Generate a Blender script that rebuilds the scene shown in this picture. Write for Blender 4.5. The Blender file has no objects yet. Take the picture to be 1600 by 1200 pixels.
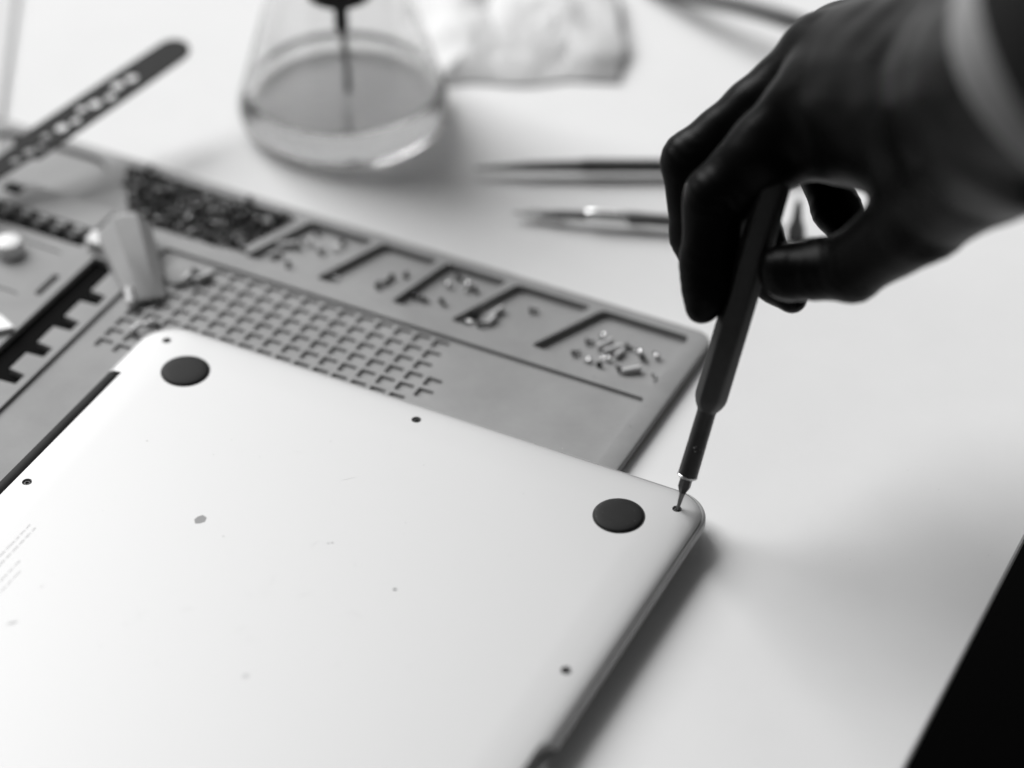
import bpy, bmesh, math, random
import numpy as np
from mathutils import Vector, Matrix, noise

random.seed(7)
S = bpy.context.scene
COL = S.collection
MM = 0.001
PI = math.pi

# ------------------------------------------------------------------ camera
# measured in millimetres: origin under the front corner screw of the laptop, x towards
# its hinge edge, y along its front edge, z up from the table top
LH = 10.8                                        # height of the laptop's upturned bottom
CAM_R = np.array([[-0.893906, -0.448205, 0.006619], [-0.285817, 0.558539, -0.77868], [0.345311, -0.697959, -0.627387]])
FPX = 4158.05
CAM_C = np.array([-243.431, 616.135, 583.986 + LH])
cam = bpy.data.cameras.new('camera')
cam.sensor_width = 36.0
cam.lens = 36.0 * FPX / 1600.0
cam.clip_start = 0.02; cam.clip_end = 50
cam.dof.use_dof = True
cam.dof.focus_distance = 0.892
cam.dof.aperture_fstop = 3.1
cam.dof.aperture_blades = 9
cam_o = bpy.data.objects.new('camera', cam); COL.objects.link(cam_o)
m = Matrix(((CAM_R[0][0], -CAM_R[1][0], -CAM_R[2][0], CAM_C[0] * MM),
            (CAM_R[0][1], -CAM_R[1][1], -CAM_R[2][1], CAM_C[1] * MM),
            (CAM_R[0][2], -CAM_R[1][2], -CAM_R[2][2], CAM_C[2] * MM), (0, 0, 0, 1)))
cam_o.matrix_world = m
S.camera = cam_o

# ------------------------------------------------------------------ light
W = bpy.data.worlds.new('World'); S.world = W; W.use_nodes = True
W.node_tree.nodes['Background'].inputs[0].default_value = (1, 1, 1, 1)
W.node_tree.nodes['Background'].inputs[1].default_value = 0.09
def area(name, loc, target, size, power):
    l = bpy.data.lights.new(name, 'AREA'); l.shape = 'RECTANGLE'
    l.size, l.size_y = size; l.energy = power
    o = bpy.data.objects.new(name, l); COL.objects.link(o)
    o.location = loc
    o.rotation_euler = (Vector(target) - Vector(loc)).to_track_quat('-Z', 'Y').to_euler()
    return o
area('ceiling_light', (3.69, -1.47, 2.88), (0.0, 0.0, 0.0), (3.6, 3.0), 385)
area('added_back_light', (2.2, -3.4, 3.2), (0.0, 0.0, 0.0), (3.0, 2.4), 45)  # added second panel, out of view, to spread and soften shadows

S.view_settings.view_transform = 'Standard'
S.view_settings.look = 'None'
S.view_settings.exposure = 0.0
S.view_settings.gamma = 1.0
S.view_settings.use_curve_mapping = False
S.render.engine = 'CYCLES'
S.cycles.use_denoising = True
S.cycles.max_bounces = 14
S.cycles.transmission_bounces = 12
S.cycles.blur_glossy = 1.0

def at(px, py, z):
    """point of the place at height z (mm) that the photograph shows at a pixel"""
    d = CAM_R.T @ np.array([(px - 800) / FPX, (py - 600) / FPX, 1.0])
    return CAM_C + d * (z - CAM_C[2]) / d[2]
def at_depth(px, py, depth):
    return CAM_C + depth * (CAM_R.T @ np.array([(px - 800) / FPX, (py - 600) / FPX, 1.0]))

# ------------------------------------------------------------------ materials
def g(v): return (v, v, v, 1)
def mat(name, base, rough=0.5, metal=0.0, var=0.0, vscale=200.0, bump=0.0, bscale=800.0, spec=0.5, coat=0.0):
    m = bpy.data.materials.new(name); m.use_nodes = True
    nt = m.node_tree; b = nt.nodes['Principled BSDF']
    b.inputs['Base Color'].default_value = g(base)
    b.inputs['Roughness'].default_value = rough
    b.inputs['Metallic'].default_value = metal
    b.inputs['Specular IOR Level'].default_value = spec
    b.inputs['Coat Weight'].default_value = coat
    tc = nt.nodes.new('ShaderNodeTexCoord')
    if var:
        n = nt.nodes.new('ShaderNodeTexNoise'); n.inputs['Scale'].default_value = vscale
        n.inputs['Detail'].default_value = 6; n.inputs['Roughness'].default_value = 0.6
        nt.links.new(tc.outputs['Object'], n.inputs['Vector'])
        r = nt.nodes.new('ShaderNodeMapRange')
        r.inputs['From Min'].default_value = 0.25; r.inputs['From Max'].default_value = 0.75
        r.inputs['To Min'].default_value = base * (1 - var); r.inputs['To Max'].default_value = min(1, base * (1 + var))
        nt.links.new(n.outputs['Fac'], r.inputs['Value'])
        c = nt.nodes.new('ShaderNodeCombineColor')
        for i in range(3): nt.links.new(r.outputs[0], c.inputs[i])
        nt.links.new(c.outputs[0], b.inputs['Base Color'])
        r2 = nt.nodes.new('ShaderNodeMapRange')
        r2.inputs['To Min'].default_value = max(0.02, rough - 0.08); r2.inputs['To Max'].default_value = min(1, rough + 0.08)
        nt.links.new(n.outputs['Fac'], r2.inputs['Value']); nt.links.new(r2.outputs[0], b.inputs['Roughness'])
    if bump:
        n2 = nt.nodes.new('ShaderNodeTexNoise'); n2.inputs['Scale'].default_value = bscale
        n2.inputs['Detail'].default_value = 4
        nt.links.new(tc.outputs['Object'], n2.inputs['Vector'])
        bp = nt.nodes.new('ShaderNodeBump'); bp.inputs['Strength'].default_value = bump
        bp.inputs['Distance'].default_value = 0.0004
        nt.links.new(n2.outputs['Fac'], bp.inputs['Height'])
        nt.links.new(bp.outputs[0], b.inputs['Normal'])
    return m
def clear(name, ior, tint=1.0, rough=0.0):
    m = bpy.data.materials.new(name); m.use_nodes = True
    b = m.node_tree.nodes['Principled BSDF']
    b.inputs['Base Color'].default_value = g(tint); b.inputs['Transmission Weight'].default_value = 1
    b.inputs['IOR'].default_value = ior; b.inputs['Roughness'].default_value = rough
    return m
M = dict(
    table=mat('table_laminate', 0.75, 0.85, var=0.02, vscale=30, bump=0.12, bscale=1400, spec=0.1),
    floor=mat('dark_floor', 0.002, 0.9, spec=0.1),
    alu=mat('bead_blasted_aluminium', 0.505, 0.62, metal=0.6, bump=0.04, bscale=6000),
    alu_dark=mat('aluminium_edge', 0.55, 0.42, metal=0.9, var=0.03, vscale=90),
    hinge=mat('hinge_plastic', 0.030, 0.7, spec=0.1, var=0.25, vscale=250),
    rubber=mat('black_rubber', 0.008, 0.65, spec=0.2, var=0.5, vscale=120, bump=0.1, bscale=3000),
    hole=mat('screw_black', 0.010, 0.45, metal=0.3),
    silicone=mat('grey_silicone', 0.305, 0.7, var=0.13, vscale=45, bump=0.25, bscale=1600, spec=0.3),
    siliconef=mat('grey_silicone_floor', 0.305, 0.62, var=0.07, vscale=70, bump=0.15, bscale=2200, spec=0.3),
    slot=mat('slot_shade_black', 0.008, 1.0, spec=0.03),  # near-black that paints the shade inside the mat's openings
    glove=mat('black_nitrile', 0.0008, 0.38, var=0.2, vscale=90, bump=0.2, bscale=500, spec=0.065),
    cuff=mat('grey_cloth', 0.25, 0.85, var=0.08, vscale=300, bump=0.4, bscale=900, spec=0.1),
    sleeve=mat('dark_cloth', 0.012, 0.9, var=0.2, vscale=400, bump=0.4, bscale=900, spec=0.1),
    handle=mat('black_handle', 0.016, 0.42, var=0.25, vscale=300, bump=0.15, bscale=2500),
    barrel=mat('black_barrel', 0.022, 0.38, metal=0.3, var=0.2, vscale=300),
    steel=mat('steel', 0.55, 0.28, metal=1.0, var=0.1, vscale=300),
    darksteel=mat('dark_steel', 0.20, 0.35, metal=0.9, var=0.2, vscale=400),
    screwdark=mat('blackened_screw', 0.05, 0.35, metal=0.7, var=0.5, vscale=120),
    screwlight=mat('zinc_screw', 0.85, 0.18, metal=1.0),
    pale=mat('pale_plastic', 0.62, 0.4, var=0.05, vscale=100),
    white=mat('white_plastic', 0.80, 0.45),
    greyplastic=mat('grey_plastic', 0.44, 0.45, var=0.05, vscale=100),
    toolblack=mat('dark_tool', 0.024, 0.75, spec=0.15, var=0.15, vscale=100),
    tissue=mat('white_tissue', 0.66, 0.9, bump=0.3, bscale=900, spec=0.1),
    grey=mat('scuff_grey', 0.33, 0.6),
    etch=mat('etched_grey', 0.45, 0.6),
    glass=clear('flask_glass', 1.47, 0.94),
    liquid=clear('liquid', 1.36, 0.92),
    wetglass=clear('glass_against_liquid', 1.47 / 1.36, 0.74),
    tube=mat('grey_tube', 0.34, 0.4),
    paper=mat('pale_card', 0.66, 0.8, spec=0.1),
    cable=mat('grey_cable', 0.10, 0.5),
    penblack=mat('pen_black', 0.055, 0.4, var=0.1, vscale=80),
    pengrey=mat('pen_grey', 0.15, 0.35, metal=0.6),
)

def speckle(m, scale, thr, dark):
    # sparse dust and pin marks on a plain material
    nt = m.node_tree; b = nt.nodes['Principled BSDF']
    src = b.inputs['Base Color'].links[0].from_socket if b.inputs['Base Color'].links else None
    tc = nt.nodes.new('ShaderNodeTexCoord'); n = nt.nodes.new('ShaderNodeTexNoise')
    n.inputs['Scale'].default_value = scale; n.inputs['Detail'].default_value = 2
    nt.links.new(tc.outputs['Object'], n.inputs['Vector'])
    r_ = nt.nodes.new('ShaderNodeMapRange'); r_.inputs['From Min'].default_value = thr; r_.inputs['From Max'].default_value = thr + .05
    nt.links.new(n.outputs['Fac'], r_.inputs['Value'])
    mx = nt.nodes.new('ShaderNodeMix'); mx.data_type = 'RGBA'
    mx.inputs['A'].default_value = b.inputs['Base Color'].default_value
    if src: nt.links.new(src, mx.inputs['A'])
    mx.inputs['B'].default_value = g(dark)
    nt.links.new(r_.outputs[0], mx.inputs['Factor']); nt.links.new(mx.outputs['Result'], b.inputs['Base Color'])
speckle(M['table'], 700, 0.76, 0.5)
speckle(M['silicone'], 420, 0.74, 0.2)
speckle(M['siliconef'], 420, 0.74, 0.2)
speckle(M['rubber'], 900, 0.70, 0.06)
speckle(M['alu'], 800, 0.79, 0.3)

# ------------------------------------------------------------------ mesh helpers
class MB:
    def __init__(s): s.v = []; s.f = []
    def add(s, vs, fs):
        o = len(s.v); s.v += [tuple(float(c) for c in p) for p in vs]; s.f += [tuple(i + o for i in f) for f in fs]; return s
    def loft(s, rings, cap0=True, cap1=True, closed=True):
        o = len(s.v); n = len(rings[0])
        for r in rings: s.v += [tuple(float(c) for c in p) for p in r]
        for k in range(len(rings) - 1):
            a = o + k * n; b = a + n
            for i in range(n if closed else n - 1):
                j = (i + 1) % n
                s.f.append((a + i, a + j, b + j, b + i))
        if cap0: s.f.append(tuple(o + i for i in reversed(range(n))))
        if cap1: s.f.append(tuple(o + (len(rings) - 1) * n + i for i in range(n)))
        return s
    def prism(s, poly, z0, z1):
        if sum(poly[i][0] * poly[(i + 1) % len(poly)][1] - poly[(i + 1) % len(poly)][0] * poly[i][1] for i in range(len(poly))) < 0:
            poly = poly[::-1]
        return s.loft([[(x, y, z0) for x, y in poly], [(x, y, z1) for x, y in poly]])
    def box(s, x0, x1, y0, y1, z0, z1): return s.prism([(x0, y0), (x1, y0), (x1, y1), (x0, y1)], z0, z1)
    def tube(s, pts, rads, n=16, cap=True, up=(0, 0, 1), phase=0.0, flat=1.0):
        pts = [Vector(p) for p in pts]; rings = []
        u = None
        for i, p in enumerate(pts):
            t = (pts[min(i + 1, len(pts) - 1)] - pts[max(i - 1, 0)])
            if t.length < 1e-9: t = pts[-1] - pts[0]
            t.normalize()
            if u is None:
                u = Vector(up) - t * t.dot(Vector(up))
                if u.length < 0.05: u = Vector((1, 0, 0)) - t * t.x
            else:
                u = u - t * t.dot(u)
            u.normalize(); w = t.cross(u)
            r = rads[i] if hasattr(rads, '__len__') else rads
            rings.append([p + (w * math.cos(phase + 2 * PI * k / n) + u * math.sin(phase + 2 * PI * k / n) * flat) * r for k in range(n)])
        return s.loft(rings, cap, cap)
    def lathe(s, prof, c=(0, 0), n=48, cap0=True, cap1=True):
        return s.loft([[(c[0] + r * math.cos(2 * PI * k / n), c[1] + r * math.sin(2 * PI * k / n), z) for k in range(n)] for r, z in prof], cap0, cap1)
    def mesh(s, name, origin=(0, 0, 0)):
        me = bpy.data.meshes.new(name)
        me.from_pydata([((x - origin[0]) * MM, (y - origin[1]) * MM, (z - origin[2]) * MM) for x, y, z in s.v], [], s.f)
        me.validate(); me.update()
        return me

def link(name, me, material, parent=None, loc=(0, 0, 0), smooth=35):
    o = bpy.data.objects.new(name, me); COL.objects.link(o)
    if material: me.materials.clear(); me.materials.append(material)
    if smooth:
        for p in me.polygons: p.use_smooth = True
        me.set_sharp_from_angle(angle=math.radians(smooth))
    o.parent = parent
    o.location = [c * MM for c in loc]
    return o
def recalc(me):
    bm = bmesh.new(); bm.from_mesh(me); bmesh.ops.recalc_face_normals(bm, faces=bm.faces); bm.to_mesh(me); bm.free(); return me
def part(name, mb, material, root, smooth=35):
    """mesh part in world millimetres under a root placed at root['o']"""
    o = ORG[root.name]
    return link(name, recalc(mb.mesh(name, o)), material, root, smooth=smooth)
ORG = {}
def tag(o, label, cat, group=None):
    o['label'] = label; o['category'] = cat
    if group: o['group'] = group
    return o
def thing(name, label, cat, origin, group=None):
    o = bpy.data.objects.new(name, None); COL.objects.link(o); o.location = [c * MM for c in origin]
    o.empty_display_size = 0.01
    ORG[o.name] = tuple(origin)
    return tag(o, label, cat, group)
def sub(name, mb, material, par, root, smooth=35):
    o = link(name, recalc(mb.mesh(name, ORG[root.name])), material, par, smooth=smooth); return o
def single(name, mb, material, label, cat, origin, group=None, smooth=35):
    o = link(name, recalc(mb.mesh(name, origin)), material, None, origin, smooth); ORG[o.name] = tuple(origin)
    return tag(o, label, cat, group)
def boolean(me, cutters, op='DIFFERENCE', selfx=False):
    """cut a list of MB solids (all in the same frame as me) out of a mesh; returns the new mesh"""
    a = bpy.data.objects.new('tmp_a', me); COL.objects.link(a)
    cs = []
    for c in cutters:
        b = bpy.data.objects.new('tmp_b', c); COL.objects.link(b); b.hide_render = True
        md = a.modifiers.new('cut', 'BOOLEAN'); md.operation = op; md.object = b; md.solver = 'EXACT'; md.use_self = selfx
        cs.append(b)
    dg = bpy.context.evaluated_depsgraph_get(); dg.update()
    out = bpy.data.meshes.new_from_object(a.evaluated_get(dg), depsgraph=dg)
    for b in cs:
        mb_ = b.data; bpy.data.objects.remove(b); bpy.data.meshes.remove(mb_)
    bpy.data.objects.remove(a); bpy.data.meshes.remove(me)
    return out
def rrect(x0, x1, y0, y1, r, n=10):
    pts = []
    for cx, cy, a0 in ((x1 - r, y1 - r, 0), (x0 + r, y1 - r, PI / 2), (x0 + r, y0 + r, PI), (x1 - r, y0 + r, 1.5 * PI)):
        for k in range(n + 1):
            a = a0 + PI / 2 * k / n
            pts.append((cx + r * math.cos(a), cy + r * math.sin(a)))
    return pts
def rpoly(poly, r, n=5):
    """round the corners of a polygon"""
    out = []
    N = len(poly)
    for i in range(N):
        p = Vector(poly[i]); a = Vector(poly[i - 1]) - p; b = Vector(poly[(i + 1) % N]) - p
        rr = min(r, a.length * 0.45, b.length * 0.45)
        a = p + a.normalized() * rr; b = p + b.normalized() * rr
        for k in range(n + 1):
            t = k / n
            q = a * (1 - t) ** 2 + p * 2 * t * (1 - t) + b * t * t
            out.append((q.x, q.y))
    return out

# ------------------------------------------------------------------ the setting
tb = MB(); prof = [(48, -32), (0.6, -2.2), (0.0, -1.6), (0.0, -1.0), (0.4, -0.3), (1.1, 0.0)]
X0, X1, Y0, Y1 = -104.9, 1100.0, -1300.0, 520.0
tb.loft([[(X0 + i, Y0 + i, z), (X1 - i, Y0 + i, z), (X1 - i, Y1 - i, z), (X0 + i, Y1 - i, z)] for i, z in prof])
o = link('table', recalc(tb.mesh('table')), M['table'], smooth=0); o['kind'] = 'structure'
o = link('floor', MB().box(-4000, 4000, -4000, 4000, -760, -740).mesh('floor'), M['floor'], smooth=0); o['kind'] = 'structure'

# ------------------------------------------------------------------ repair mat
MT = 3.8; WK = 2.5; FL = 1.1
SC = (CAM_C[2] - MT) / 602.0                      # the plan below was measured for a mat lying a little lower
def mxy(x, y): return (CAM_C[0] + (x - CAM_C[0]) * SC, CAM_C[1] + (y - CAM_C[1]) * SC)
def remap(mb):
    mb.v = [mxy(x, y) + (z,) for x, y, z in mb.v]; return mb
mroot = thing('repair_mat', 'grey silicone repair mat with parts compartments and pocket grid under the laptop', 'mat', (34, -114, 0))
part('base_sheet', remap(MB().prism(rrect(34.3, 483.7, -113.7, 189.7, 6.7, 8), 0, FL + 0.02)), M['siliconef'], mroot)
top = MB()
ins = [(0, FL), (0, MT - 0.8), (0.3, MT - 0.3), (1.0, MT)]
top.loft([[(x, y, z) for x, y in rrect(34 + i, 484 - i, -114 + i, 190 - i, 7 - i, 8)] for i, z in ins])
me_top = recalc(remap(top).mesh('moulded_top'))
work = MB().prism(rpoly([(42, -68), (244, -68), (244, 178), (42, 178)], 1.5, 3), WK, 9)
cut = MB()
def P5(*q): return [tuple(at(x, y, MT)[:2]) for x, y in q]
COMP = {
    'B': [(289, -108.5), (207, -108.5), (219, -77), (267, -77)],
    'C': [(203, -108.5), (175, -108.5), (187.5, -77), (214.5, -77)],
    'D': [(171, -108.5), (147, -108.5), (154.5, -77), (183, -77)],
    'E': [(143, -108.5), (117, -108.5), (129.5, -77), (150.5, -77)],
    'F': [(113, -108.5), (82, -108.5), (95.5, -77), (125.5, -77)],
    'G': [(77.5, -108.5), (42, -108.5), (42, -75), (92, -77)],
}
for k, q in COMP.items(): cut.prism(rpoly(q, 2.2 if k != 'B' else 6, 4), FL - 0.05, 9)
cut.prism(rpoly([(351, -108), (292, -108), (292, -79), (351, -79)], 13, 8), FL - 0.05, 9)
# ladder slot with its notches
lad = [(263.2, -50), (263.2, 140)]
yy = 140; lad2 = []
edge = [(254, -50)]
k = -31.5
while k < 130:
    edge += [(254, k), (246.9, k + 0.6), (246.9, k + 6.6), (254, k + 7.2)]
    k += 17.6
edge += [(254, 140)]
cut.prism([(265, 140), (265, -50)] + edge, FL - 0.05, 9)
# comb slot
edge = [(273, -58)]
k = 275.5
while k < 345:
    edge += [(k, -58), (k + .4, -61.5), (k + 3.6, -61.5), (k + 4, -58)]
    k += 8.1
edge += [(349, -58)]
cut.prism([(349, -53.4), (273, -53.4)] + edge, FL - 0.05, 9)
cut.prism(rpoly([(269.4, -34), (272.2, -34), (272.2, -20), (269.4, -20)], 1.2, 3), FL - 0.05, 9)
cut.prism(rpoly([(276, -47), (300, -47), (300, -24), (276, -24)], 4, 4), 3.3, 9)
cut.prism(rpoly([(276, -18), (330, -18), (330, 60), (276, 60)], 4, 4), 3.3, 9)
# pocket grid
pk = MB()
rows = [(-63.4, 122.4), (-56.4, 122.4), (-49.5, 122.4), (-42.6, 114.5), (-35.7, 114.5), (-28.7, 122.4), (-21.8, 122.4), (-14.9, 122.4), (-8.0, 122.4)]
for y, xs in rows:
    x = xs
    while x < 236:
        if not (x > 219 and y < -50) and not (x > 228 and y < -40):
            pk.prism(rpoly([(x - 3.05, y - 2.55), (x + 3.05, y - 2.55), (x + 3.05, y + 2.55), (x - 3.05, y + 2.55)], 0.6, 2), WK - 1.0, 9)
        x += 7.9
me_top = boolean(me_top, [recalc(remap(work).mesh('w')), recalc(remap(cut).mesh('c')), recalc(remap(pk).mesh('p'))])
for v in me_top.vertices: v.co -= Vector((34, -114, 0)) * MM
link('moulded_top', me_top, M['silicone'], mroot, smooth=30)
part('slot_shade', remap(MB().box(246.6, 265.4, -50.3, 140.3, FL + 0.03, FL + 0.25)), M['slot'], mroot, smooth=0)  # black sheet painting the deep shade of the ladder slot
part('slot_shade', remap(MB().box(273.4, 348.6, -60.4, -54.0, FL + 0.03, FL + 0.25)), M['slot'], mroot, smooth=0)  # the comb slot's floor, blackened as painted shade
part('pad_disc', remap(MB().lathe([(7.0, WK - .02), (7.0, WK + .9), (6.4, WK + 1.2)], (231, -57), 32)), M['silicone'], mroot)

part('well_liner', remap(MB().prism(rpoly([(349, -106.5), (293.5, -106.5), (293.5, -80.5), (349, -80.5)], 12, 8), FL, FL + 1.0)), M['silicone'], mroot)
cb = MB().prism(rpoly([(272, -76), (352, -76), (352, -61.6), (272, -61.6)], 2, 3), MT - .02, MT + 3.2)
cbk = part('comb_block', remap(cb), M['silicone'], mroot)
k = 276.2
while k < 350:
    sub('tooth', remap(MB().prism(rpoly([(k, -62.2), (k + 4.6, -62.2), (k + 4.0, -58.6), (k + .6, -58.6)], 1, 2), MT - .02, MT + 2.6)), M['silicone'], cbk, mroot)
    k += 8.1
sub('socket', remap(MB().box(312, 320, -73.5, -67.5, MT + 3.0, MT + 3.25)), M['slot'], cbk, mroot, 0)  # flat black patch painted for the shade inside a hole

# ------------------------------------------------------------------ laptop, upside down
lroot = thing('laptop', 'silver aluminium laptop lying upside down on the grey mat', 'laptop', (99, 146, MT))
LX0, LX1, LY0, LY1 = -10.3, 209.0, -11.0, 303.0
def lap_ring(i, z, r=21): return [(x, y, z) for x, y in rrect(LX0 + i, LX1 - i, LY0 + i, LY1 - i, max(21 - i, 1.5) if i > 8 else 13.5 - 0.06 * i, 14)]
def lap(prof): return recalc(MB().loft([lap_ring(i, z) for i, z in prof]).mesh('l'))
Z = LH
case_prof = [(1.35, Z - 2.6), (1.3, Z - 1.75), (1.4, Z - 1.5), (1.9, Z - 1.15), (2.8, Z - 0.82), (4.2, Z - 0.55), (6.2, Z - 0.36), (9, Z - 0.22), (12.5, Z - 0.1), (16.5, Z - 0.02), (18, Z), (19, Z)]
base_prof = [(15, Z - 6.6), (9, Z - 6.5), (4, Z - 6.3), (1.3, Z - 6.0), (0.5, Z - 5.6), (0.1, Z - 5.2), (0, Z - 4.8), (0, Z - 2.9), (0.15, Z - 2.3), (0.5, Z - 1.95), (0.9, Z - 1.8), (1.1, Z - 2.5)]
lid_prof = [(20, MT), (16.5, MT + 0.08), (14.6, MT + 0.2), (13.8, MT + 0.32), (13.8, MT + 0.5)]
SCREWS = [(0, 0), (199, 0), (98.6, -1.35), (0, 84.6), (199, 86.6), (0, 207), (199, 205), (0, 292), (199, 292), (98.6, 293.3)]
hinge_cut = lambda: recalc(MB().box(203.3, 215, 22.5, 269.5, 2, 30).mesh('h'))
notch = lambda: recalc(MB().prism(rpoly([(-20, 111), (-6.2, 112.5), (-6.2, 179.5), (-20, 181)], 6, 6), Z - 5.2, 30).mesh('n'))
holes = MB()
for x, y in SCREWS:
    holes.loft([[(x + r * math.cos(2 * PI * k / 20), y + r * math.sin(2 * PI * k / 20), z) for k in range(20)] for r, z in ((1.55, Z - 1.5), (1.55, Z - 0.5), (1.9, Z + 0.1), (1.9, Z + .4))])
lorg = Vector(ORG[lroot.name]) * MM
def lap_link(name, me, material):
    for v in me.vertices: v.co -= lorg
    return link(name, me, material, lroot, smooth=28)
case = lap_link('bottom_case', boolean(lap(case_prof), [hinge_cut(), notch(), recalc(holes.mesh('s'))]), M['alu'])
lap_link('base_body', boolean(lap(base_prof), [hinge_cut(), notch()]), M['alu'])
lap_link('lid', lap(lid_prof), M['alu'])
hb = MB()
hb.tube([(206.3, 23.2, Z - 3.9), (206.3, 268.8, Z - 3.9)], 2.9, 24)
part('hinge_cover', hb, M['hinge'], lroot)
part('hinge_inner', MB().box(202.9, 204.2, 23.0, 269.0, Z - 6.2, Z - 3.0), M['hole'], lroot, smooth=0)
for (x, y) in ((15.6, 12.3), (183.4, 12.3), (15.6, 279.7), (183.4, 279.7)):
    part('foot_seam', MB().lathe([(8.75, Z - .3), (8.75, Z + .02), (8.1, Z + .025)], (x, y), 56), M['hole'], lroot, 60)
    f = part('rubber_foot', MB().lathe([(8.3, Z - .2), (8.3, Z + .12), (8.0, Z + .42), (7.2, Z + .66), (5.6, Z + .84), (3, Z + .95), (.8, Z + .98)], (x, y), 56), M['rubber'], lroot, 60)
for (x, y) in SCREWS:
    s_ = part('screw', MB().lathe([(1.42, Z - 1.45), (1.42, Z - 0.95), (1.15, Z - 0.72), (0.62, Z - 0.70), (0.5, Z - 1.1)], (x, y), 20), M['hole'], lroot)
# etched lines of fine print near the hinge
tx = MB()
def text_line(x, y0, y1, w):
    y = y0
    while y < y1:
        l = random.uniform(0.5, 1.3)
        for k in range(random.randint(3, 7)):
            q = random.uniform(.25, .5)
            tx.box(x - w * random.uniform(.3, .5), x + w * random.uniform(.3, .5), y, y + q, Z + .004, Z + .012)
            y += q + .28
        y += 0.7
text_line(185.6, 104.0, 175, 1.0); text_line(183.2, 104.6, 175, 1.0)
text_line(178.6, 120, 170, .9); text_line(175.6, 124, 170, .9)
e_ = part('etched_print', tx, M['etch'], lroot, 0); e_['kind'] = 'stuff'
def fleck(px, py, w, h, ang, material, nm='scuff', jag=0.35, n=9):
    c = at(px, py, Z); q = []
    for k in range(n):
        a = 2 * PI * k / n; r = 1 + random.uniform(-jag, jag)
        x, y = w / 2 * r * math.cos(a), h / 2 * r * math.sin(a)
        q.append((c[0] + x * math.cos(ang) - y * math.sin(ang), c[1] + x * math.sin(ang) + y * math.cos(ang)))
    part(nm, MB().prism(q, Z + .003, Z + .02), material, lroot, 0)
M['fleckgrey'] = mat('fleck_grey', 0.30, 0.7); M['fleckpale'] = mat('fleck_pale', 0.50, 0.7)
fleck(313, 812, 3.6, 4.2, 0.4, M['fleckgrey'], jag=.3, n=7)
fleck(513, 849, 0.9, .6, 0, M['fleckgrey']); fleck(519, 848, .8, .6, 0, M['fleckgrey'])
fleck(617, 921, 1.3, 1.2, 0, M['hinge']); fleck(20, 973, 3.6, 1.1, 0.95, M['fleckpale'])
fleck(66, 916, .8, 1.2, 0, M['fleckpale']); fleck(384, 1056, 1.6, 1.6, 0, M['fleckpale'])
fleck(230, 689, 1.2, .4, .5, M['fleckgrey']); fleck(349, 838, .7, .5, 0, M['fleckgrey'])
for k in range(46):
    fleck(random.uniform(120, 900), random.uniform(660, 1120), random.uniform(.25, .6), random.uniform(.2, .4), random.uniform(0, 3), M['fleckpale'] if k % 3 else M['fleckgrey'], n=6)
for k in range(16):
    fleck(random.uniform(180, 800), random.uniform(680, 1000), random.uniform(2, 6), .12, random.uniform(0, 3), M['fleckpale'], 'scratch', .2, 6)

# ------------------------------------------------------------------ screwdriver
TIP = np.array([0.0, 0.0, LH - 1.0])
TOP = at_depth(1195, 340, 846.0)
AX = TOP - TIP; LEN = float(np.linalg.norm(AX)); AX = AX / LEN
k_ = LEN / 475.0                                   # millimetres along the axis per picture pixel
def dv(s): return tuple(TIP + AX * s * k_)
sroot = thing('screwdriver', 'slim black precision screwdriver standing in the laptop corner screw', 'screwdriver', tuple(TIP))
part('bit', MB().tube([dv(0), dv(8), dv(26), dv(30)], [.55, .62, .95, 1.15], 14), M['darksteel'], sroot)
part('bit_shank', MB().tube([dv(28), dv(38), dv(40), dv(60)], [1.0, 2.0, 2.15, 2.15], 6, phase=.3), M['handle'], sroot, 20)
part('collar', MB().tube([dv(56), dv(57.2), dv(59.5), dv(60.5)], [3.15, 3.45, 3.45, 3.15], 28), M['steel'], sroot)
part('barrel', MB().tube([dv(60), dv(61), dv(110), dv(163), dv(168)], [3.05, 3.3, 3.2, 3.15, 3.3], 28), M['barrel'], sroot)
hx = MB()
hp = [(164, 3.0), (167, 3.3), (171, 3.9), (176, 4.6), (183, 5.2), (190, 5.45), (300, 5.5), (430, 5.5), (520, 5.3), (540, 4.7), (548, 3.8)]
rings = []
ax = Vector(AX); u0 = Vector(CAM_R[0]); u0 = (u0 - ax * ax.dot(u0)).normalized(); w0 = ax.cross(u0)
for s, r in hp:
    hexf = min(1, max(0, (s - 166) / 16.0)) if s < 530 else 0.6
    ring = []
    for k in range(36):
        a = 2 * PI * k / 36
        b = ((a + PI / 6) % (PI / 3)) - PI / 6
        rr = r * ((1 - hexf) * 1.0 + hexf * min(1.0, math.cos(PI / 6) / math.cos(b) * 1.045))
        aa = a + 0.25
        ring.append(Vector(dv(s)) + (u0 * math.cos(aa) + w0 * math.sin(aa)) * rr)
    rings.append(ring)
hx.loft(rings)
part('handle', hx, M['handle'], sroot, 24)
for s, a, r in ((104, 1.7, .22), (109, 1.9, .3), (112, 1.75, .18), (106, 0.75, .22), (111, 0.6, .35), (108, 1.25, .15)):
    c = Vector(dv(s)) + (u0 * math.cos(-a) + w0 * math.sin(-a)) * 3.17
    part('paint_chip', MB().lathe([(r * .5, c.z - r * .7), (r, c.z), (r * .5, c.z + r * .7)], (c.x, c.y), 7), M['grey'], sroot)

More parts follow.
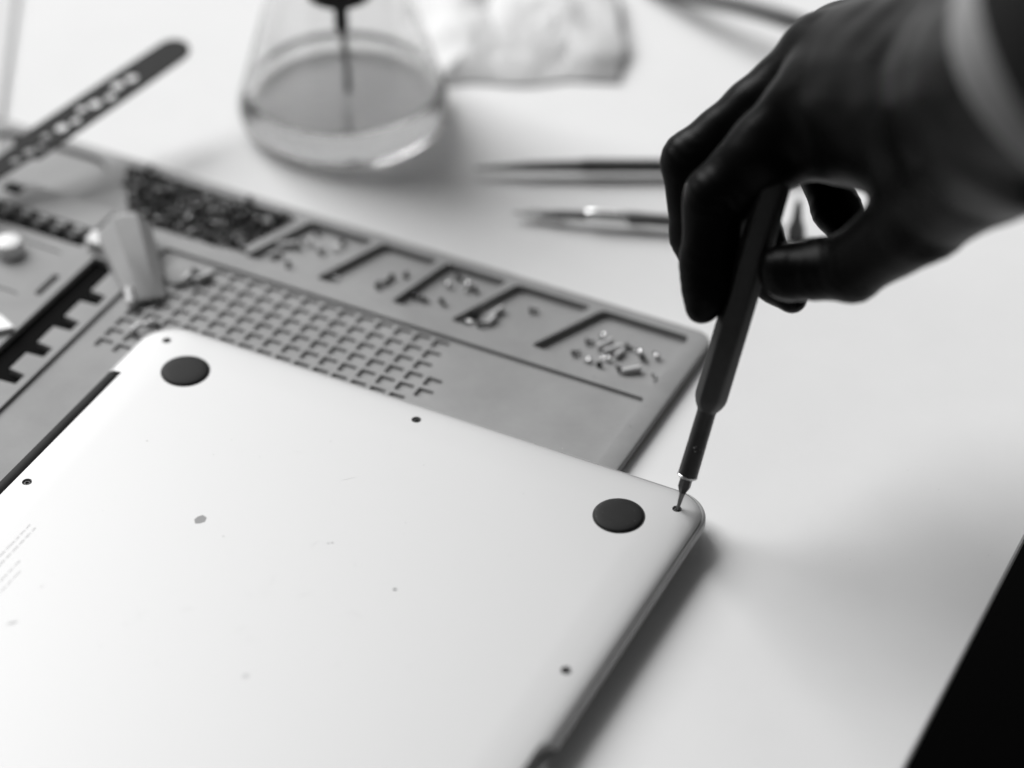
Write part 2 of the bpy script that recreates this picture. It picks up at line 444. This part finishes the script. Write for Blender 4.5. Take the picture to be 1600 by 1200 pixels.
# ------------------------------------------------------------------ gloved hand (one surface from blended tapered limbs)
Z0 = 852.0
def J(px, py, d): return at_depth(px, py, Z0 + d)
CH = []   # (group blend, [(point, radius), ...])
HAND = dict(
    index=[(1282, 160, -14, 15.5), (1198, 240, -6, 13.2), (1120, 308, 1, 10.6), (1107, 412, 5, 9.1), (1104, 452, 5, 7.8), (1097, 481, 5, 5.5)],
    middle=[(1288, 92, 2, 14.0), (1180, 176, 10, 11.0), (1082, 252, 18, 10.0), (1090, 365, 18, 8.8), (1108, 440, 14, 7.4)],
    ring=[(1318, 70, 20, 13.5), (1150, 262, 36, 9.6), (1178, 360, 26, 8.6), (1216, 440, 18, 7.4), (1237, 464, 15, 5.6)],
    little=[(1352, 85, 34, 12.5), (1272, 240, 44, 8.6), (1306, 325, 32, 7.8), (1342, 388, 24, 6.8)],
    thumb=[(1545, 230, -78, 20.0), (1442, 338, -48, 14), (1328, 418, -22, 10.6), (1280, 421, -16, 9.5), (1235, 424, -11, 8.8), (1226, 425, -10, 8.4)],
)
PALM = [
    [(1282, 160, -14, 15), (1530, 140, -80, 25)], [(1288, 92, 2, 14), (1545, 90, -76, 25)],
    [(1318, 70, 20, 13.5), (1555, 80, -66, 25)], [(1352, 85, 34, 12.5), (1560, 110, -58, 24)],
    [(1330, 170, 6, 17), (1530, 170, -70, 27)], [(1282, 214, -6, 14.2), (1345, 214, -18, 14)],
    [(1345, 214, -18, 14), (1440, 250, -48, 17)], [(1570, 140, -95, 31), (1720, 50, -160, 32)],
    [(1545, 230, -78, 20), (1600, 180, -100, 27)], [(1490, 290, -64, 14.5), (1640, 210, -110, 15.5)],
]
def seg_sdf(P, a, b, ra, rb):
    pa = P - a; ba = b - a; h = np.clip((pa @ ba) / (ba @ ba), 0, 1)
    h = h.astype(np.float32)
    d = pa - h[..., None] * ba.astype(np.float32)
    return np.sqrt((d * d).sum(-1)) - (ra + (rb - ra) * h)
def smin(a, b, k):
    h = np.maximum(k - np.abs(a - b), 0) / k
    return np.minimum(a, b) - h * h * k * 0.25
def build_hand():
    def px(c): return [(J(x, y, d), r) for x, y, d, r in c]
    allp = [(p, r) for c in list(HAND.values()) + PALM for p, r in px(c)]
    lo = np.min([p - r for p, r in allp], 0) - 4; hi = np.max([p + r for p, r in allp], 0) + 4
    h = 1.0
    n = np.ceil((hi - lo) / h).astype(int)
    gx = [lo[i] + h * np.arange(n[i]) for i in range(3)]
    P = np.stack(np.meshgrid(*gx, indexing='ij'), -1).astype(np.float32)
    def chain(c, k=2.0):
        q = px(c); f = None
        for (a, ra), (b, rb) in zip(q, q[1:]):
            s = seg_sdf(P, a.astype(np.float32), b.astype(np.float32), ra, rb)
            f = s if f is None else smin(f, s, k)
        return f
    palm = None
    for c in PALM:
        s = chain(c); palm = s if palm is None else smin(palm, s, 9.0)
    F = palm
    fing = None
    for nme in ('little', 'ring', 'middle', 'index', 'thumb'):
        s = chain(HAND[nme], 3.0)
        fing = s if fing is None else smin(fing, s, 1.6)
    F = smin(F, fing, 5.0)
    # naive surface nets
    neg = F < 0
    c = np.zeros(np.array(F.shape) - 1, np.int8)
    for dx in (0, 1):
        for dy in (0, 1):
            for dz in (0, 1):
                c += neg[dx:F.shape[0] - 1 + dx, dy:F.shape[1] - 1 + dy, dz:F.shape[2] - 1 + dz]
    act = (c > 0) & (c < 8)
    idx = -np.ones(act.shape, np.int64); ii = np.argwhere(act); idx[act] = np.arange(len(ii))
    acc = np.zeros((len(ii), 3)); cnt = np.zeros(len(ii))
    corners = [(a, b, d) for a in (0, 1) for b in (0, 1) for d in (0, 1)]
    for p in corners:
        for ax_ in range(3):
            if p[ax_]: continue
            q = list(p); q[ax_] = 1
            fa = F[ii[:, 0] + p[0], ii[:, 1] + p[1], ii[:, 2] + p[2]].astype(float)
            fb = F[ii[:, 0] + q[0], ii[:, 1] + q[1], ii[:, 2] + q[2]].astype(float)
            x = (fa < 0) != (fb < 0)
            t = np.where(x, fa / np.where(fa == fb, 1, fa - fb), 0)
            pos = np.tile(np.array(p, float), (len(ii), 1)); pos[:, ax_] += t
            acc[x] += pos[x]; cnt[x] += 1
    V = lo + h * (ii + acc / cnt[:, None])
    quads = []
    for ax_ in range(3):
        o1, o2 = (ax_ + 1) % 3, (ax_ + 2) % 3
        sl = [slice(None)] * 3; sl2 = [slice(None)] * 3
        sl[ax_] = slice(0, -1); sl2[ax_] = slice(1, None)
        e = np.argwhere(neg[tuple(sl)] != neg[tuple(sl2)])
        e = e[(e[:, o1] > 0) & (e[:, o2] > 0) & (e[:, o1] < F.shape[o1] - 1) & (e[:, o2] < F.shape[o2] - 1)]
        s0 = neg[e[:, 0], e[:, 1], e[:, 2]]
        def cell(a, b):
            q = e.copy(); q[:, o1] -= a; q[:, o2] -= b
            return idx[q[:, 0], q[:, 1], q[:, 2]]
        Q = np.stack([cell(1, 1), cell(0, 1), cell(0, 0), cell(1, 0)], 1)
        Q[~s0] = Q[~s0][:, ::-1]
        quads.append(Q)
    Q = np.concatenate(quads); Q = Q[(Q >= 0).all(1)]
    # a few rounds of smoothing
    for _ in range(6):
        acc = np.zeros_like(V); cn = np.zeros(len(V))
        for a, b in ((0, 1), (1, 2), (2, 3), (3, 0)):
            for i_, j_ in ((a, b), (b, a)):
                acc += np.stack([np.bincount(Q[:, i_], V[Q[:, j_], c_], len(V)) for c_ in range(3)], 1); cn += np.bincount(Q[:, i_], minlength=len(V))
        V = V * 0.5 + 0.5 * acc / np.maximum(cn, 1)[:, None]
    # creases over the joints and slight unevenness of the glove
    e1 = V[Q[:, 2]] - V[Q[:, 0]]; e2 = V[Q[:, 3]] - V[Q[:, 1]]; fn = np.cross(e1, e2)
    Nn = np.zeros_like(V)
    for k in range(4): Nn += np.stack([np.bincount(Q[:, k], fn[:, j], len(V)) for j in range(3)], 1)
    Nn /= np.linalg.norm(Nn, axis=1)[:, None] + 1e-9
    dsp = np.zeros(len(V))
    for nm, c in HAND.items():
        q = px(c)
        for k in range(1, len(q) - 1):
            if nm == 'index' and k == 1 or nm == 'middle' and k == 1: continue
            ax_ = q[k + 1][0] - q[k - 1][0]; ax_ /= np.linalg.norm(ax_)
            rel = V - q[k][0]; sdist = rel @ ax_
            rad = np.linalg.norm(rel - sdist[:, None] * ax_, axis=1)
            w = np.exp(-(sdist / (q[k][1] * .75)) ** 2) * np.clip(1.6 - rad / q[k][1], 0, .5) * 2
            wob = np.sin(rel @ np.array([.55, .31, .43]) * .9) * 1.1
            dsp += 0.07 * w * np.sin(sdist * 2 * PI / 4.2 + wob * 1.6)
    big = sum(np.sin(V @ np.array(kv) + ph) for kv, ph in (((.21, .13, -.17), 0), ((-.11, .26, .09), 1), ((.33, -.21, .24), 2), ((.09, .41, -.38), 3))) * .22
    V = V + Nn * (dsp + 0.45 * big)[:, None]
    return V, Q
HV, HQ = build_hand()
proot = thing('person', 'hand in a black glove holding the screwdriver, reaching in from the upper right', 'person', tuple(J(1300, 200, 0)))
hb = MB(); hb.v = [tuple(v) for v in HV]; hb.f = [tuple(int(i) for i in q) for q in HQ]
hand = link('gloved_hand', hb.mesh('gloved_hand', ORG[proot.name]), M['glove'], proot, smooth=180)

# cuff and sleeve round the wrist
WA = J(1535, 158, -94); WB = J(1720, 50, -160)
wd = Vector(WB - WA).normalized()
cu = MB()
def wr(t, r): return Vector(WA) + wd * t
def ringset(ts):
    ux = Vector(CAM_R[2]) * -1; ux = (ux - wd * wd.dot(ux)).normalized(); uy = wd.cross(ux)
    out = []
    for t, r in ts:
        out.append([Vector(WA) + wd * (t + 22 * (.5 + .5 * math.cos(2 * PI * k / 64)) ** 1.5) + (ux * math.cos(2 * PI * k / 64) * 1.0 + uy * math.sin(2 * PI * k / 64)) * r * (1 + 0.012 * math.sin(5 * 2 * PI * k / 64 + t * .1)) for k in range(64)])
    return out
cu.loft(ringset([(33, 30), (31, 32.6), (31.5, 34), (34, 34.6), (44, 35.2), (60, 36), (62, 35), (62, 32)]), False, False)
part('cuff', cu, M['cuff'], proot, 60)
sl = MB()
sl.loft(ringset([(57, 33), (56, 37), (59, 39), (66, 40), (100, 44), (160, 48), (230, 50)]), False, True)
part('sleeve', sl, M['sleeve'], proot, 60)

# ------------------------------------------------------------------ flask
fc = at(538, 182, 0)[:2]
froot = thing('flask', 'conical glass flask with clear liquid, a dip tube and a dark stopper', 'flask', (fc[0], fc[1], 0))
R = 42.5
outer = [(R - 7, 0.35), (R - 3, 0.8), (R - .7, 3), (R, 7), (R - .4, 11), (R - 2.6, 18), (27.4, 62), (19.0, 98), (16.5, 108), (16, 116), (16, 132), (18, 135), (18.4, 137)]
inner = [(17, 137), (14.4, 133), (14.4, 116), (15, 108), (17.4, 97), (25.8, 62), (R - 4.2, 18), (R - 2.0, 11), (R - 1.7, 7), (R - 3, 4), (R - 6, 2.4), (R - 12, 2.0)]
def dense(p):
    q = []
    for a, b in zip(p, p[1:]):
        for t in (0, .5): q.append((a[0] + (b[0] - a[0]) * t, a[1] + (b[1] - a[1]) * t))
    return q + [p[-1]]
LV = 17.0
inner_up = inner[:6] + [(R - 4.0, LV)]
inner_low = [(R - 4.0, LV)] + inner[7:]
part('glass_body', MB().lathe(outer + inner_up, fc, 96, True, False), M['glass'], froot, 50)
# the liquid: its wetted side against the glass, and its free surface with a low meniscus
lq = MB().lathe(inner_low, fc, 96, False, True)
nwet = len(lq.f)
lq.lathe([(R - 4.0, LV), (R - 4.4, LV - .35), (R - 5.4, LV - .75), (R - 7.5, LV - .95), (R - 12, LV - 1.0)], fc, 96, False, True)
lme = lq.mesh('liquid', ORG[froot.name])
bm = bmesh.new(); bm.from_mesh(lme); bm.faces.ensure_lookup_table()
for i, f in enumerate(bm.faces):
    c = f.calc_center_median(); want = Vector((-c.x, -c.y, 0.012)) if i < nwet else Vector((0, 0, 1))
    if f.normal.dot(want) < 0: f.normal_flip()
    f.material_index = 0 if i < nwet else 1
bm.to_mesh(lme); bm.free()
lo_ = link('liquid', lme, None, froot, smooth=60)
lme.materials.append(M['wetglass']); lme.materials.append(M['liquid'])
part('dip_tube', MB().tube([(fc[0], fc[1], 64), (fc[0] - 1, fc[1], 40), (fc[0] - 3, fc[1] + 1, 12)], 1.4, 16), M['tube'], froot)
part('tube_sleeve', MB().tube([(fc[0], fc[1], 62), (fc[0] - .4, fc[1], 42)], 2.8, 16), M['toolblack'], froot)
part('stopper', MB().lathe([(11, 57), (13, 58), (13, 69), (11, 71), (5, 73), (5, 112), (14.2, 116), (14.2, 136), (18, 138), (18, 144), (9, 146), (4, 147), (4, 156)], fc, 48), M['toolblack'], froot)

# ------------------------------------------------------------------ crumpled tissue
tc_ = at(820, 46, 0)
troot_o = (tc_[0], tc_[1], 0)
ts = MB(); N = 72
ex = np.array([-0.89, -0.45]); ey = np.array([-0.45, 0.89])      # picture right, picture down
vs = []; thick = 0.25
def tis(u, v):
    x = u * 41 + 6 * noise.noise((u * 1.7, v * 1.7, 3)); y = v * 44 + 6 * noise.noise((u * 1.7, v * 1.7, 9))
    e = max(abs(u), abs(v)); fade = max(0, 1 - e ** 3)
    z = 0
    for f, a in ((1.0, 13), (2.1, 7), (4.3, 2.4), (9, .6)):
        z += a * abs(noise.noise((u * f + 2.2, v * f * .7 + 5.1, 1.3 * f)))
    z = .72 * z * (0.1 + 0.85 * fade) + 4 * fade + 5 * max(0, u) ** 2 * (1 - abs(v))
    return (tc_[0] + ex[0] * x + ey[0] * y, tc_[1] + ex[1] * x + ey[1] * y, 0.4 + max(0, z))
grid = [tis(-1 + 2 * i / (N - 1), -1 + 2 * j / (N - 1)) for j in range(N) for i in range(N)]
ts.add(grid, [(j * N + i, j * N + i + 1, (j + 1) * N + i + 1, (j + 1) * N + i) for j in range(N - 1) for i in range(N - 1)])
tis_o = single('tissue', ts, M['tissue'], 'crumpled white tissue lying on the table behind the flask', 'tissue', troot_o, smooth=60)
md = tis_o.modifiers.new('thickness', 'SOLIDIFY'); md.thickness = 0.0004

# ------------------------------------------------------------------ tools and small things on the table
def along(p, q, s, z=0):
    return (p[0] + (q[0] - p[0]) * s, p[1] + (q[1] - p[1]) * s, z)
# dark pen
a = at(742, 264, 3); b = at(1030, 258, 5); d = Vector((b[0] - a[0], b[1] - a[1], 0)).normalized()
def pp(p0, s, z): return (p0[0] + d.x * s, p0[1] + d.y * s, z)
pr = thing('pen', 'dark pen with a grey pointed tip lying on the table behind the hand', 'pen', tuple(pp(a, 0, 0)))
part('tip', MB().tube([pp(a, 0, 3.2), pp(a, 9, 3.6), pp(a, 22, 4.2), pp(a, 42, 4.4)], [.5, 1.2, 2.1, 2.6], 20), M['pengrey'], pr)
part('barrel', MB().tube([pp(a, 41, 4.4), pp(a, 44, 4.5), pp(a, 132, 4.5), pp(a, 137, 4.5)], [2.6, 2.9, 2.9, 2.2], 20), M['penblack'], pr)
part('clip', MB().tube([pp(a, 95, 7.6), pp(a, 98, 8.2), pp(a, 130, 8.2), pp(a, 134, 6.8)], [.6, 1.0, 1.0, .8], 8), M['penblack'], pr)
# craft knife
a = at(800, 332, 3); b = at(1030, 345, 4); d = Vector((b[0] - a[0], b[1] - a[1], 0)).normalized()
kr = thing('craft_knife', 'slim grey metal craft knife with a bright collar, nearer than the pen', 'knife', tuple(pp(a, 0, 0)))
blade = MB(); n_ = Vector((-d.y, d.x, 0))
q0 = [pp(a, 0, 3), pp(a, 16, 3), pp(a, 16, 3)]
pts = [Vector(pp(a, 0, 3)), Vector(pp(a, 8, 3)) + n_ * 2.6, Vector(pp(a, 20, 3)) + n_ * 2.6, Vector(pp(a, 20, 3)) - n_ * 2.2, Vector(pp(a, 6, 3)) - n_ * 1.4]
blade.loft([[p - Vector((0, 0, .3)) for p in pts], [p + Vector((0, 0, .3)) for p in pts]])
part('blade', blade, M['pengrey'], kr, 0)
part('chuck', MB().tube([pp(a, 11, 3.3), pp(a, 18, 3.6), pp(a, 30, 3.9)], [1.0, 1.7, 2.0], 18), M['pengrey'], kr)
part('collar', MB().tube([pp(a, 29, 4.2), pp(a, 31, 4.4), pp(a, 43, 4.4), pp(a, 45, 4.2)], [2.3, 2.7, 2.7, 2.3], 24), M['screwlight'], kr)
part('grip', MB().tube([pp(a, 44, 4.2), pp(a, 47, 4.2), pp(a, 52, 4.2), pp(a, 100, 4.2), pp(a, 104, 4.2)], [2.3, 2.8, 2.5, 2.5, 2.1], 20), M['pengrey'], kr)
# small nozzle seen between the fingers
nz = at(1243, 372, 0)
single('nozzle', MB().lathe([(3.4, 0), (3.6, 1), (3.4, 5), (2.2, 8), (1.3, 16), (1.2, 17)], (nz[0], nz[1]), 28), M['penblack'], 'small dark nozzle standing on the table, seen between the fingers', 'nozzle', (nz[0], nz[1], 0))
# cable at the far edge
cp = [at(1010, -30, 4), at(1085, -6, 10), at(1160, 10, 15), at(1240, 34, 17), at(1330, 66, 14), at(1450, 80, 5)]
def cat(pts, n=12):
    out = []
    P_ = [Vector(p) for p in pts]; P_ = [P_[0] * 2 - P_[1]] + P_ + [P_[-1] * 2 - P_[-2]]
    for i in range(1, len(P_) - 2):
        for k in range(n):
            t = k / n; p0, p1, p2, p3 = P_[i - 1:i + 3]
            out.append(0.5 * ((2 * p1) + (-p0 + p2) * t + (2 * p0 - 5 * p1 + 4 * p2 - p3) * t * t + (-p0 + 3 * p1 - 3 * p2 + p3) * t ** 3))
    return out + [P_[-2]]
single('cable', MB().tube(cat(cp), 4.0, 16), M['cable'], 'thick dark cable arching over the far side of the table', 'cable', (cp[0][0], cp[0][1], 0))
# pale card at the left margin
c0 = at(24, 0, 2); c1 = at(-2, 205, 2); dd = Vector((c1[0] - c0[0], c1[1] - c0[1])); pd = Vector((-dd.y, dd.x)).normalized()
if pd.x < 0: pd = -pd
q = [Vector((c0[0], c0[1])) - dd * .6, Vector((c1[0], c1[1])) + dd * .25]
q = q + [q[1] + pd * 150, q[0] + pd * 150]
single('card', MB().prism([(p.x, p.y) for p in q], 0.05, 2.4), M['paper'], 'pale card lying at the left margin of the table', 'card', (q[0].x, q[0].y, 0), smooth=0)

# perforated dark tool lying across the mat's far corner
t0 = at(290, 68, 34); t1 = at(0, 264, 17)
dx = Vector(t1 - t0); TL = dx.length; dx.normalize(); dn = Vector((0, 0, 1)).cross(dx).normalized(); du = dx.cross(dn)
if du.z < 0: du = -du
hw = 7.4
outl = []
for k in range(13):
    a_ = PI / 2 + PI * k / 12
    outl.append((hw * .9 + hw * .9 * math.cos(a_), hw * math.sin(a_)))
outl += [(30, -hw * 1.06), (TL * .86, -hw * 1.12), (TL * .88, -hw * .75), (TL + 45, -hw * .45), (TL + 45, hw * .45), (TL * .88, hw * .75), (TL * .86, hw * 1.12), (30, hw * 1.06)]
def tw(x, y, z): return tuple(Vector(t0) + dx * x + dn * y + du * z)
pm = MB(); pm.loft([[tw(x, y, z) for x, y in outl] for z in (0, 1.0)])
hc = MB()
holes_px = [(206, 124, 2.6), (184, 135, 2.7), (173, 153, 2.3), (149, 164, 2.7), (128, 172, 2.2), (119, 190, 2.1), (97, 201, 2.7), (72, 214, 2.1), (67, 229, 2.4), (46, 238, 2.3), (24, 252, 2.0)]
for hx_, hy_, r in holes_px:
    d_ = CAM_R.T @ np.array([(hx_ - 800) / FPX, (hy_ - 600) / FPX, 1.0])
    t_ = (Vector(t0) - Vector(CAM_C)).dot(du) / Vector(d_).dot(du)
    rel = Vector(CAM_C) + Vector(d_) * t_ - Vector(t0)
    X_, Y_ = rel.dot(dx), rel.dot(dn)
    hc.loft([[tw(X_ + r * 1.0 * math.cos(2 * PI * k / 20), Y_ + r * 1.0 * math.sin(2 * PI * k / 20), z) for k in range(20)] for z in (-2, 3)])
pme = boolean(recalc(pm.mesh('t')), [recalc(hc.mesh('h'))], selfx=True)
for v in pme.vertices: v.co -= Vector(tuple(t0)) * MM
tag(link('perforated_tool', pme, M['toolblack'], None, tuple(t0), 30), 'dark flat tool strip pierced by staggered round holes, across the mat corner', 'tool')

# pale plastic holder leaning over the slot
a = Vector(at(194, 356, 11.5)); b = Vector(at(230, 466, 4.4)); ax_ = (b - a).normalized()
sd = ax_.cross(Vector((0, 0, 1))).normalized(); up_ = sd.cross(ax_)
hr = thing('plastic_holder', 'pale grey tapered plastic holder leaning on the mat beside the toothed slot', 'holder', tuple(b))
bd = MB(); rr_ = []
for s, w, h_ in ((0, 9.6, 7.4), (1.5, 10.2, 8.0), (22, 8.8, 6.0), (43, 7.0, 2.0), (46, 6.4, 0.8)):
    c = a + ax_ * s * ((b - a).length / 45.0)
    rr_.append([c + sd * x * w + up_ * (y * h_) for x, y in ((-1, -.9), (1, -.9), (1, .1), (.45, 1), (-.45, 1), (-1, .1))])
bd.loft(rr_)
part('body', bd, M['greyplastic'], hr, 25)
c = a - ax_ * .3 + up_ * 1.0
part('socket', MB().tube([c, c + ax_ * 4], 3.0, 18), M['hole'], hr)
part('lip', MB().tube([b - ax_ * 5 + sd * 5.6 + up_ * 1.2, b + ax_ * 2 + sd * 6.4 + up_ * .8], [1.9, 1.7], 14), M['pale'], hr)
# white bits on the left of the mat
w1 = at(14, 392, MT)
single('round_lid', MB().lathe([(5.6, MT - .9), (5.8, MT + 3), (4.8, MT + 4.6), (2.5, MT + 5.2)], (w1[0], w1[1]), 24), M['white'], 'small round white lid near the left edge of the mat', 'lid', (w1[0], w1[1], MT))
w2 = at(0, 516, MT)
single('white_chip', MB().prism([(w2[0] - 5, w2[1] - 2), (w2[0] + 4, w2[1] - 6), (w2[0] + 8, w2[1] + 4), (w2[0] + 1, w2[1] + 4)], MT - .9, MT + 2), M['white'], 'small angular white chip at the left margin of the mat', 'chip', (w2[0], w2[1], MT), smooth=0)
w3 = at(157, 384, MT)
single('pale_block', MB().prism(rpoly([(w3[0] - 4, w3[1] - 4), (w3[0] + 5, w3[1] - 3), (w3[0] + 4, w3[1] + 4), (w3[0] - 4, w3[1] + 4)], 1.5, 3), MT + .02, MT + 4), M['pale'], 'small pale block on the mat left of the plastic holder', 'block', (w3[0], w3[1], MT))

# ------------------------------------------------------------------ loose screws and pins
def screw_mesh(L, r=0.75, hr=1.7, hh=1.1):
    mb = MB()
    n = 12
    prof = [(0.25, -L), (r, -L + .5)]
    z = -L + .8
    while z < -0.5: prof += [(r * 1.12, z), (r * .86, z + .35)]; z += .7
    prof += [(r, 0), (hr * .92, 0), (hr, .2), (hr, hh * .7), (hr * .8, hh), (hr * .5, hh), (hr * .42, hh * .45)]
    mb.lathe(prof, (0, 0), n)
    return recalc(mb.mesh('loose_screw'))
def pin_mesh(L, r):
    return recalc(MB().lathe([(r * .6, -L / 2), (r, -L / 2 + .4), (r, L / 2 - .4), (r * .6, L / 2)], (0, 0), 14).mesh('loose_pin'))
SM = {}
for nm, me, mt in (('d', screw_mesh(4.2), 'screwdark'), ('D', screw_mesh(6.0, .9, 1.9), 'screwdark'), ('s', screw_mesh(4.0), 'screwlight'), ('S', screw_mesh(5.5, .85, 1.9), 'screwlight'), ('m', screw_mesh(4.5, .8, 1.8), 'darksteel'),
                   ('p', pin_mesh(8, 1.5), 'pale'), ('P', pin_mesh(11, 1.7), 'pale')):
    me.materials.append(M[mt])
    for f in me.polygons: f.use_smooth = True
    me.set_sharp_from_angle(angle=math.radians(40)); SM[nm] = me
def drop(kind, x, y, z, rot, label, group, sc=1.0):
    pin = kind in 'pP'
    o = bpy.data.objects.new('loose_pin' if pin else 'loose_screw', SM[kind]); COL.objects.link(o)
    o.location = (x * MM, y * MM, z * MM); o.rotation_euler = rot; o.scale = (sc, sc, sc)
    return tag(o, label, 'pin' if pin else 'screw', group)
def inside(p, poly):
    s = True
    c = False; n = len(poly)
    for i in range(n):
        x1, y1 = poly[i]; x2, y2 = poly[i - 1]
        if (y1 > p[1]) != (y2 > p[1]) and p[0] < (x2 - x1) * (p[1] - y1) / (y2 - y1) + x1: c = not c
    return c
rnd = random.Random(11)
polyB = [(286, -105.5), (211, -105.5), (221, -79.5), (265, -79.5)]
cnt = 0
while cnt < 170:
    x = rnd.uniform(207, 286); y = rnd.uniform(-108, -76)
    if not inside((x, y), polyB): continue
    x, y = mxy(x, y)
    lay = cnt / 170.0
    z = FL + 1.7 + lay * 2.0 * rnd.uniform(.6, 1)
    k = rnd.choice('dDdDDmdm')
    lab = ('bright metal screw among the dark heap in the wide mat compartment' if k == 's' else 'small dark screw in the dense heap filling the wide mat compartment')
    drop(k, x, y, z, (PI / 2 + rnd.uniform(-.5, .5), rnd.uniform(-.3, .3), rnd.uniform(0, 2 * PI)), lab, 'bright screws in the heap' if k == 's' else 'screws heaped in the wide compartment')
    cnt += 1
POS = {'C': 'in the small compartment next to the dark screw heap', 'D': 'in the second small compartment from the screw heap',
       'E': 'in the third small compartment from the screw heap', 'F': 'in the compartment next to the corner one', 'G': 'in the mat compartment at the right corner',
       'W': 'on the pocket grid of the mat'}
KW = {'d': 'small dark screw', 'D': 'long dark screw', 's': 'small bright screw', 'S': 'long bright screw', 'm': 'dull steel screw', 'p': 'short pale pin', 'P': 'long pale pin'}
LOOSE = [('C', 463, 352, 's'), ('C', 482, 378, 'S'), ('C', 448, 382, 'P'), ('C', 466, 384, 'm'), ('C', 450, 412, 'd'), ('C', 500, 392, 'm'), ('C', 522, 386, 's'), ('C', 535, 378, 'm'), ('C', 430, 396, 'p'), ('C', 495, 362, 'm'),
         ('D', 519, 430, 's'), ('D', 590, 446, 'd'), ('D', 612, 432, 'D'), ('D', 634, 430, 'd'), ('D', 563, 460, 'd'), ('D', 600, 440, 'm'),
         ('E', 648, 462, 'D'), ('E', 660, 466, 'd'), ('E', 732, 446, 'S'), ('E', 715, 432, 'm'), ('E', 690, 470, 'd'), ('E', 742, 452, 'd'), ('E', 700, 444, 's'),
         ('F', 727, 501, 's'), ('F', 748, 506, 'D'), ('F', 742, 494, 'D'), ('F', 775, 488, 'P'), ('F', 768, 500, 'p'), ('F', 738, 514, 'm'), ('F', 830, 484, 'd'),
         ('G', 917, 567, 'S'), ('G', 936, 570, 'D'), ('G', 897, 551, 'd'), ('G', 918, 533, 'd'), ('G', 945, 537, 'P'), ('G', 958, 545, 'P'), ('G', 968, 552, 'p'), ('G', 986, 578, 'P'), ('G', 968, 577, 'd'), ('G', 1000, 550, 's'), ('G', 1004, 558, 'd'), ('G', 1024, 592, 'S'), ('G', 1026, 556, 's'), ('G', 940, 526, 's'), ('G', 950, 560, 's'), ('G', 980, 540, 'm'),
         ('W', 303, 424, 'D'), ('W', 318, 432, 'P'), ('W', 292, 432, 'p'), ('W', 300, 440, 'd'), ('W', 232, 505, 'p'), ('W', 212, 512, 'p'), ('W', 246, 508, 'd')]
ORD = ['leftmost', 'second from left', 'third from left', 'fourth from left', 'fifth from left', 'sixth from left']
def which(c_, x, k):
    same = sorted(e[1] for e in LOOSE if e[0] == c_ and e[3] == k)
    return '' if len(same) < 2 else ', ' + ORD[same.index(x)]
for c_, x, y, k in LOOSE:
    z = WK + 1.3 if c_ == 'W' else FL + 1.2
    q = at(x, y, z)
    rz = rnd.uniform(0, 2 * PI)
    if k in 'pP': rz = 2.6 + rnd.uniform(-.5, .5)
    drop(k, q[0], q[1], z, (PI / 2 + rnd.uniform(-.1, .1) - (0.12 if k not in 'pP' else 0), 0, rz), KW[k] + ' ' + POS[c_] + which(c_, x, k), 'loose parts ' + POS[c_], 0.66)
